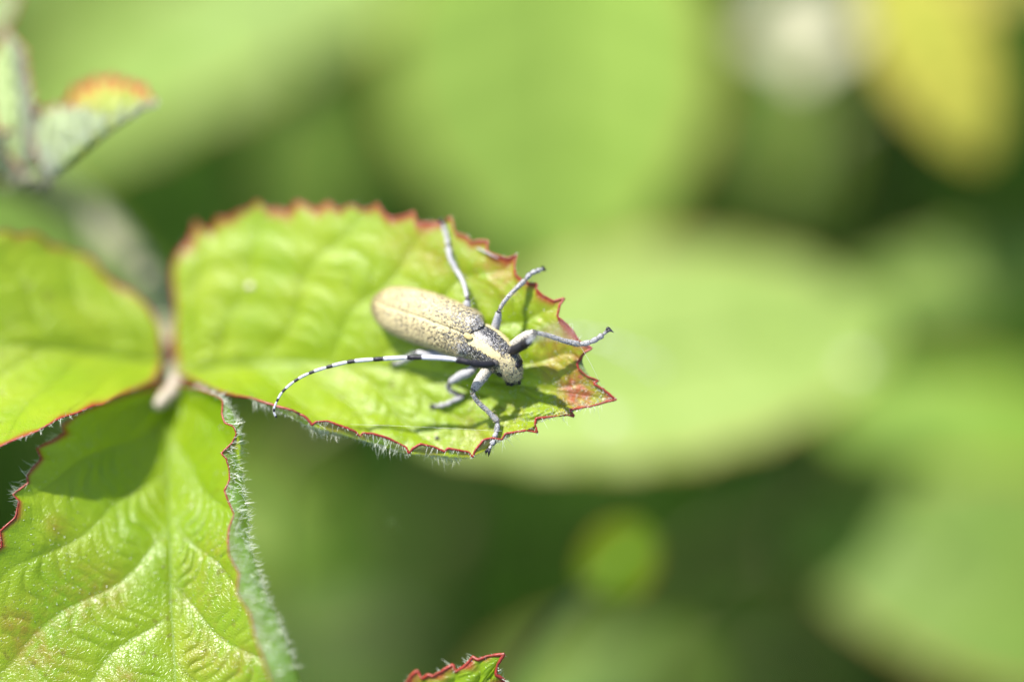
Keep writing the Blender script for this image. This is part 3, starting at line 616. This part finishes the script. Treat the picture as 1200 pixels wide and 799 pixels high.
# legs: femur, tibia, tarsus, claw.  (px, py, height above the blade) or absolute depth when flagged
def leg(fem, tib, tar, claw, rf, rt, rr, label, mf=None, mt=None, mr=None):
    cf = PA(catmull(fem, 24)); x = np.linspace(0, 1, 24); r = rf * (.62 + .42 * np.sin(np.pi * np.clip(x * .85 + .1, 0, 1)) ** 1.2); r[-3:] *= [.98, .9, .7]
    v, f = tube(cf, r * .9, 14); lo = build('leg', v, f, [mf or M_FEMUR, M_BROWNB], BT, midx=[1 if min(q) >= 22 * 14 and len(q) == 4 or max(q) < 3 * 14 else 0 for q in f], label=label)
    ct = PA(catmull(tib, 26)); x = np.linspace(0, 1, 26); r = rt * (.72 + .10 * np.sin(x * 3) + .28 * smoothstep(.6, 1, x)); r[0] *= .75; r[-1] *= .8
    v, f = tube(ct, r * .86, 12); tb = build('tibia', v, f, [mt or M_LEG, M_BROWNB], lo, midx=[1 if max(q) < 2 * 12 or (min(q) >= 24 * 12 and len(q) == 4) else 0 for q in f])
    n = 260; ii = RNG.integers(1, 25, n); hv, hf = hair_mesh(ct[ii] + RNG.normal(0, 1, (n, 3)) * rt * .55, np.gradient(ct, axis=0)[ii] * 20 + RNG.normal(0, .6, (n, 3)), .024, .0013); build('leg_hairs', hv, hf, M_SETA if mt is None else M_WHITE, tb, kind='stuff', smooth=False)
    n = 200; ii = RNG.integers(1, 23, n); hv, hf = hair_mesh(cf[ii] + RNG.normal(0, 1, (n, 3)) * rf * .5, np.gradient(cf, axis=0)[ii] * 20 + RNG.normal(0, .7, (n, 3)), .022, .0013); build('leg_hairs', hv, hf, M_WHITE, lo, kind='stuff', smooth=False)
    cr = resample3(PA(catmull(tar, 60)), 61); segs = [0, 20, 36, 48, 60]
    for k in range(4):
        i0, i1 = segs[k], segs[k + 1]; q = cr[i0:i1 + 1][::2]; x = np.linspace(0, 1, len(q)); wk = rr * (1.0, 1.0, 1.05, .62)[k]
        v, f = tube(q, .9 * wk * (.74 + .26 * smoothstep(0, .7, x)) * (1 - .22 * smoothstep(.85, 1, x)), 10); build('tarsus_segment', v, f, [mr or M_LEG, M_BROWNB], lo, midx=[1 if max(g_) < 10 * 2 or (k == 3 and min(g_) >= 40 and len(g_) == 4) else 0 for g_ in f])
    e = cr[-1]; dirn = cr[-1] - cr[-6]; dirn /= np.linalg.norm(dirn)
    side = np.cross(dirn, leafn); side /= np.linalg.norm(side); cc = PA(np.array([claw]))[0] - e; 
    for sg in (-1, 1):
        pts = catmull([e - dirn * .01, e + dirn * .02 + side * sg * .014 + leafn * .008, e + cc + side * sg * .012], 9)
        v, f = tube(pts, [.012, .014, .0145, .014, .012, .010, .007, .004, .0015], 7); build('claw', v, f, M_BLACK, lo)
    return lo
leg([(541, 388, .30), L(546, 368, .17), L(548, 350, .21)], [L(548, 351, .21), L(543, 331, .17), L(534, 315, .12), L(528, 303, .09), L(525, 288, .05)], [L(525, 288, .045), L(523, 276, .03), L(520, 266, .03), L(518, 260, .04)], (518, 257, leaf_depth(519, 264) - .0), .042, .030, .026, 'hind leg stretched up to the far leaf edge', M_LEGW, M_LEGW, M_LEGW)
leg([(572, 402, .20), L(580, 385, .19), L(585, 364, .27)], [L(585, 363, .27), L(592, 352, .23), L(603, 340, .15), L(616, 328, .06)], [L(616, 328, .06), L(622, 321, .06), (630, 317.5, .20), (636, 315.5, .24)], (640, 316, .27), .042, .027, .027, 'middle leg reaching over the upper leaf edge', M_LEGW, None, None)
leg([(594, 412, .10), (604, 404, .06), (616, 395, -.02), (628, 389.5, -.08)], [(628, 389.5, -.08), (642, 393, -.05), (660, 399, .0), (679, 403.5, .05)], [(679, 403.5, .05), (691, 401, .03), (702, 395.5, .01), (712, 387.5, .0)], (718.5, 388.5, .02), .058, .031, .028, 'front leg held out to the right over the leaf tip')
leg([(580, 424, .12), (571, 434, .08), (562, 446, .04), (554, 458, .02)], [(553, 460, .02), (560, 471, .05), (572, 482, .07), (583.5, 494, .09)], [(583.5, 494, .09), (582, 505, .08), (578, 517, .06), (573, 527, .06)], (571, 534, .08), .054, .031, .028, 'front leg stepping on the lower leaf edge')
leg([(562, 418, .22), L(552, 434, .18), L(540, 440, .17), L(526, 449, .15)], [L(525, 450, .15), L(527, 457, .10), L(535, 461, .06), L(543, 465, .03)], [L(543, 465, .035), L(532, 469, .03), L(522, 474, .03), L(508, 476, .03)], tuple(np.array(L(503, 476, .01))), .046, .027, .028, 'middle leg folded under on the near side', M_LEGW, M_BROWNB, M_LEGW)  # tibia coloured dark for the shadow it sits in
leg([(548, 404, .30), L(530, 412, .14), L(505, 415, .17), L(486, 413, .19)], [L(485, 413, .19), L(482, 417, .12), L(477, 420, .08), L(473, 422, .05)], [L(473, 422, .04), L(469, 424, .03), L(465, 425, .03), L(461, 426, .03)], L(458, 427, .01), .046, .029, .026, 'hind leg half hidden below the wing cases', M_LEGW, M_LEGW, M_LEGW)

# spider silk and small debris on the leaflet
def silk(pts, r, label):
    cc = PA(catmull(pts, 24)); v, f = tube(cc, r, 5); o = build('silk_thread', v, f, M_SILK, None, origin=cc[0]); tag(o, label, 'spider silk', 'silk threads on the leaflet'); return o
silk([(410, 497, .0), (470, 499, -.03), (530, 502, -.03), (588, 505, .02)], .0006, 'fine silk thread strung along the lower leaf edge')
silk([(679, 404, .02), (690, 422, .0), (700, 442, .03), (707, 458, .09)], .0007, 'fine silk thread between the raised foot and the leaf tip')
dk_ = []
v, f = tube(PA(catmull([L(558, 290, .02), L(566, 294, .03), L(574, 298, .03), L(584, 303, .02)], 12)), [.002, .006, .009, .006, .010, .008, .006, .009, .006, .007, .004, .002], 7)
o = build('shed_skin', v, f, plain('papery_white', (.5, .5, .46), .4, (.3, .3, .26), 60, tfac=.3), None, origin=np.array(P(571, 296, .3))); tag(o, 'papery white shed skin lying by the upper leaf edge', 'debris')
v, f = ellipsoid(np.array(P(*L(512, 513, .01))), np.eye(3), (.022, .018, .014), 6, 8); o = build('dirt_speck', v, f, M_BROWNB, None, origin=np.array(P(*L(512, 513, .01)))); tag(o, 'tiny dark speck near the lower leaf edge below the beetle', 'speck')
v, f = ellipsoid(np.array(P(*L(293, 335, .03))), np.eye(3), (.035, .035, .02), 8, 10); o = build('pollen_fleck', v, f, plain('cream_fleck', (.5, .46, .3), .5), None, origin=np.array(P(*L(293, 335, .03)))); tag(o, 'pale cream fleck on the leaflet left of the beetle', 'fleck')

# ================================================================== LEAVES AND STEMS BEHIND
def bg_leaf_mat(name, g1, g2=None, tr=None, rough=.5, tf=.35, spec=.18):
    g2 = g2 or tuple(x * 1.45 for x in g1); tr = tr or tuple(x * 1.6 for x in g1)
    return leaf_material(name, g1, g2, tr, tuple(x * 1.0 + .05 for x in g1), rough=rough, tfac=tf, bump=.1, spec=spec)
def bg_leaf(name, base, tip, wpx, mt, label, nrm=None, droop=.12, fold=.18, point=.8, group='blurred bramble leaves behind', cat='leaf', petiole=True, nu=48, nv=21, belly=.45, teeth_n=16):
    B = np.array(P(*base)); T = np.array(P(*tip)); ax = T - B; Ln = np.linalg.norm(ax); ax /= Ln
    nr = np.array(nrm, float) if nrm is not None else (-F_ * .6 + SUNA * .6); nr -= ax * (nr @ ax); nr /= np.linalg.norm(nr); sd2 = np.cross(ax, nr)
    Wd = wpx * PXCM * (D0 + (base[2] + tip[2]) / 2)
    u = np.linspace(0, 1, nu); prof = np.clip(np.sin(np.pi * u ** (math.log(.5) / math.log(belly))), 0, 1) ** point
    tooth = 1 + .05 * (1 - np.abs(((u * teeth_n) % 1) * 2 - 1)); v = np.linspace(-1, 1, nv)
    G = np.zeros((nu, nv, 3)); at = np.zeros((nu, nv, 3))
    for i, uu in enumerate(u):
        hwid = Wd / 2 * prof[i]; ys = v * hwid * np.where(np.abs(v) > .9, tooth[i], 1)
        z = fold * np.abs(v) * hwid - droop * Ln * (4 * (uu - .5) ** 2) * .5 + .02 * Ln * np.sin((uu - .12 * np.abs(v)) * 7 * 2 * np.pi) * np.abs(v) * .35
        G[i] = B + ax * uu * Ln + ys[:, None] * sd2 + z[:, None] * nr
        at[i, :, 1] = np.exp(-(v / .05) ** 2) + .8 * np.exp(-((((uu - .14 * np.abs(v)) * 7) % 1 - .5) / .10) ** 2); at[i, :, 0] = smoothstep(.93, 1, np.abs(v)) * .5
    loc = B; o = build(name, G.reshape(-1, 3), grid_faces(nu, nv), mt, None, attr={'leaf': at.reshape(-1, 3)}, origin=loc)
    me = o.data; n = np.zeros(len(me.polygons) * 3); me.polygons.foreach_get('normal', n)
    if (n.reshape(-1, 3) @ nr).sum() < 0: me.flip_normals()
    tag(o, label, cat, group)
    vm, fm = tube(G[:-2, nv // 2] + nr * .005, np.linspace(.05, .012, nu - 2), 6); build('midrib', vm, fm, MIDRIB, o)
    if petiole:
        e = B - ax * 1.5 + np.array([0, 0, -1.5]); e2 = e + np.array([random.uniform(-1, 1), random.uniform(-1, 1), -5.0])
        vm, fm = tube(catmull([B + ax * .1, B - ax * .7 - nr * .1, e, e2], 16), .06, 7); build('petiole', vm, fm, M_STEM, o)
    return o
lt = bg_leaf_mat('light_green_leaf', (.17, .26, .045), (.19, .28, .05), (.26, .40, .04))  # tints from here differ by each leaf's own pigment
ltb = bg_leaf_mat('bright_green_leaf', (.17, .27, .035), (.20, .30, .045), (.26, .42, .035))
md = bg_leaf_mat('mid_green_leaf', (.085, .145, .014), (.10, .165, .018), (.11, .2, .02))
lt2 = bg_leaf_mat('soft_green_leaf', (.11, .185, .02), (.125, .20, .025), (.2, .32, .03))
md2 = bg_leaf_mat('olive_leaf', (.085, .155, .014), (.12, .19, .022))
mdb = bg_leaf_mat('bluish_green_leaf', (.085, .145, .018), (.10, .165, .022), (.12, .2, .03))
dkm = bg_leaf_mat('deep_green_leaf', (.022, .055, .008), (.03, .065, .01), (.03, .09, .006))
brt = bg_leaf_mat('vivid_leaf', (.12, .22, .015), (.15, .25, .02), (.2, .36, .015))
yl = bg_leaf_mat('yellowing_leaf', (.37, .38, .05), (.46, .39, .06), (.55, .52, .06))
yl2 = bg_leaf_mat('ochre_leaf', (.27, .24, .045), (.29, .24, .04), (.35, .3, .04))
pale = bg_leaf_mat('pale_green_leaf', (.21, .30, .06), (.265, .35, .09), (.34, .5, .06))
bg_leaf('background_leaf', (465, 474, 5.6), (1050, 362, 6.8), 288, pale, 'big pale green blurred leaf behind the leaf tip and right of the beetle', droop=.10, point=.62, belly=.52, fold=.08)
bg_leaf('background_leaf', (650, -260, 8.5), (660, 330, 9.5), 390, bg_leaf_mat('fresh_leaf', (.215, .325, .05), (.28, .39, .075), (.34, .52, .05)), 'big bright blurred leaf hanging from the top centre above the beetle', droop=.05, fold=.25, point=.7, belly=.55)
bg_leaf('background_leaf', (570, -130, 10), (-50, 195, 11), 215, lt, 'long light green blurred leaf arching across the top left', droop=.16, point=.6, fold=.1)
bg_leaf('background_leaf', (345, 100, 9), (362, 330, 9.5), 90, mdb, 'narrow greyish green blurred leaf hanging between two dark gaps above the leaflet', fold=.1)
bg_leaf('background_leaf', (-80, -70, 13), (260, 30, 13), 200, md, 'mid green blurred leaf in the top left corner behind the young shoot')
bg_leaf('background_leaf', (-160, 170, 7.5), (215, 400, 9), 150, lt, 'light green blurred leaf behind the leaf stalk at the left', fold=.05)
bg_leaf('background_leaf', (180, 540, 8), (430, 690, 9), 200, lt2, 'mid green blurred leaf below the leaflet, beside the hairy rolled edge')
bg_leaf('background_leaf', (262, 600, 7.5), (352, 640, 7.5), 90, lt, 'small lighter green blurred leaf right against the hairy rolled edge')
bg_leaf('background_leaf', (300, 760, 15), (520, 700, 15), 110, bg_leaf_mat('dull_leaf', (.045, .08, .010)), 'dull dark green blurred leaf low down left of centre')
bg_leaf('background_leaf', (686, 694, 3.4), (764, 622, 3.2), 94, bg_leaf_mat('light_disc_leaf', (.058, .105, .003), (.066, .115, .004), spec=.04), 'small round yellow-green leaf added for a blurred disc of light below the big pale leaf', fold=.02, point=.45, belly=.5, droop=.02)  # round leaf shape added to stand in for a blurred point of light
bg_leaf('background_leaf', (560, 930, 9), (760, 745, 9), 190, mdb, 'greyish pale blurred leaf at the bottom edge beside the red leaf tip', point=.6)
bg_leaf('background_leaf', (1430, 735, 6.2), (915, 622, 7.2), 270, md2, 'large mid green blurred leaf in the bottom right corner', point=.75, fold=.1)
bg_leaf('background_leaf', (1330, 285, 8), (960, 352, 9), 88, lt2, 'greyish green blurred leaf at the right edge above the vivid one', point=.6)
bg_leaf('background_leaf', (1320, 530, 8), (960, 470, 9), 150, brt, 'vivid green blurred leaf at the middle of the right edge', point=.6)
bg_leaf('background_leaf', (1035, -60, 6.8), (1155, 186, 6.8), 128, yl, 'yellow blurred leaf pointing down at the top right', point=.6, fold=.1)
bg_leaf('background_leaf', (1290, -60, 9), (1060, -5, 9), 80, yl2, 'ochre blurred leaf along the top right edge')
bg_leaf('background_leaf', (920, 30, 14), (930, 260, 14), 110, md, 'mid green blurred leaf below the cream flower', point=.6)
bg_leaf('background_leaf', (1200, 850, 7), (1140, 755, 7), 60, lt, 'small pale leaf standing in for a blurred glint at the bottom right edge', point=.5)  # pale leaf shape takes the place of a blurred glint

for a, b, w_, m_, lab in (((430, 260, 13), (455, 120, 13), 60, md, 'slim green blurred leaf right of the narrow greyish one, above the leaflet'),
    ((830, 780, 10), (700, 800, 10), 80, md, 'dim green blurred leaf on the bottom edge between the pale one and the corner one'),
    ((960, 150, 13), (880, 225, 13), 50, md, 'small blurred leaf left of the yellow leaf, over the dark gap'), ((850, 640, 12), (960, 560, 12), 60, mdb, 'small blurred leaf under the right end of the big pale leaf')):
    bg_leaf('background_leaf', a, b, w_, m_, lab)

for px_, py_, d_, lab in ((1003, 428, 5.4, 'pale fleck added for a blurred glint at the right end of the big pale leaf'), (712, 492, 4.3, 'pale fleck added for a blurred glint just right of the red leaf tip')):
    ps = np.array(P(px_, py_, d_)); v, f = ellipsoid(ps, np.eye(3), (.11, .09, .04), 6, 10); tag(build('glint_fleck', v, f, plain('glint_fleck', (.36, .36, .24), .5, (.30, .32, .2)), None, origin=ps), lab, 'petal')  # pale flecks added in place of out-of-focus glints
# blurred cream flower, top right
FL = thing('bramble_flower', P(942, 32, 9), 'blurred cream-white bramble flower at the top edge beside the yellow leaf', 'flower')
M_PETAL = plain('cream_petal', (.44, .42, .29), .5, (.34, .33, .2), 4, tfac=.3, tcol=(.8, .78, .6)); M_STAM = plain('stamen', (.3, .28, .12), .6)
fc = np.array(P(942, 32, 9)); fn = (-F_ * .7 + SUNA * .5); fn /= np.linalg.norm(fn); fx = np.cross(fn, U_); fx /= np.linalg.norm(fx); fy = np.cross(fn, fx)
for k in range(5):
    a = k * 2 * math.pi / 5 + .3; d = fx * math.cos(a) + fy * math.sin(a); s2 = np.cross(fn, d); G = []
    for u_ in np.linspace(0, 1, 9):
        for v_ in np.linspace(-1, 1, 7): G.append(fc + d * (.08 + .62 * u_) + s2 * v_ * .30 * math.sin(math.pi * min(1, u_ * .8 + .12)) ** .7 + fn * (.12 * u_ * u_ + .08 * v_ * v_))
    build('petal', G, grid_faces(9, 7), M_PETAL, FL)
bag = Bag()
for k in range(40):
    a = random.uniform(0, 6.28); rr = random.uniform(.04, .16); p0 = fc; p1 = fc + (fx * math.cos(a) + fy * math.sin(a)) * rr + fn * .2; bag.add(*tube([p0, p1], [.008, .012], 4))
v, f = bag.out(); build('stamens', v, f, M_STAM, FL, kind='stuff')
vm, fm = tube(catmull([fc, fc - fn * 1.0, fc - fn * 2 + np.array([0, 0, -3.]), np.array([fc[0], fc[1] + 2, fc[2] - 12])], 14), .05, 7); build('flower_stalk', vm, fm, M_STEM, FL)

# brown cane behind
for a, b, r, lab in (((520, 560, 14), (505, 760, 16), .22, 'blurred brownish bramble cane standing in the shade below the beetle'), ((975, 560, 20), (930, 900, 22), .18, 'dim blurred cane in the dark gap at the lower right')):
    A_ = np.array(P(*a)); B_ = np.array(P(*b)); B2 = B_ + np.array([.5, 1, 0]) ; B2[2] = -.3
    v, f = tube(catmull([A_ + np.array([.3, 0, 2.]), A_, B_, B2], 20), r, 10); o = build('bramble_cane', v, f, plain('brown_cane', (.075, .07, .02), .6, (.06, .07, .018), 3, spec=.2), None, origin=B2); tag(o, lab, 'cane', 'blurred canes in the undergrowth')

# deep undergrowth: uncountable leaves
rng = np.random.default_rng(11); V = []; Fc = []; k0 = 0
tmpl = np.array([(0, 0, 0), (.33, .28, .05), (.7, .25, .05), (1, 0, -.05), (.7, -.25, .05), (.33, -.28, .05), (.35, 0, 0), (.7, 0, 0)]); tf = [[0, 6, 1], [1, 6, 7, 2], [2, 7, 3], [0, 5, 6], [5, 4, 7, 6], [4, 3, 7]]
for k in range(5200):
    x, y, z = rng.uniform(-40, 40), rng.uniform(-28, 62), rng.uniform(.5, 24)
    s_ = rng.uniform(2.2, 4.2); yaw = rng.uniform(0, 6.28); tl = rng.normal(0, .4); rl = rng.normal(0, .4)
    Rm = np.array(Matrix.Rotation(yaw, 3, 'Z') @ Matrix.Rotation(tl, 3, 'Y') @ Matrix.Rotation(rl, 3, 'X'))
    V.append((tmpl * s_) @ Rm.T + np.array([x, y, z])); Fc += [[i + k0 for i in q] for q in tf]; k0 += 8
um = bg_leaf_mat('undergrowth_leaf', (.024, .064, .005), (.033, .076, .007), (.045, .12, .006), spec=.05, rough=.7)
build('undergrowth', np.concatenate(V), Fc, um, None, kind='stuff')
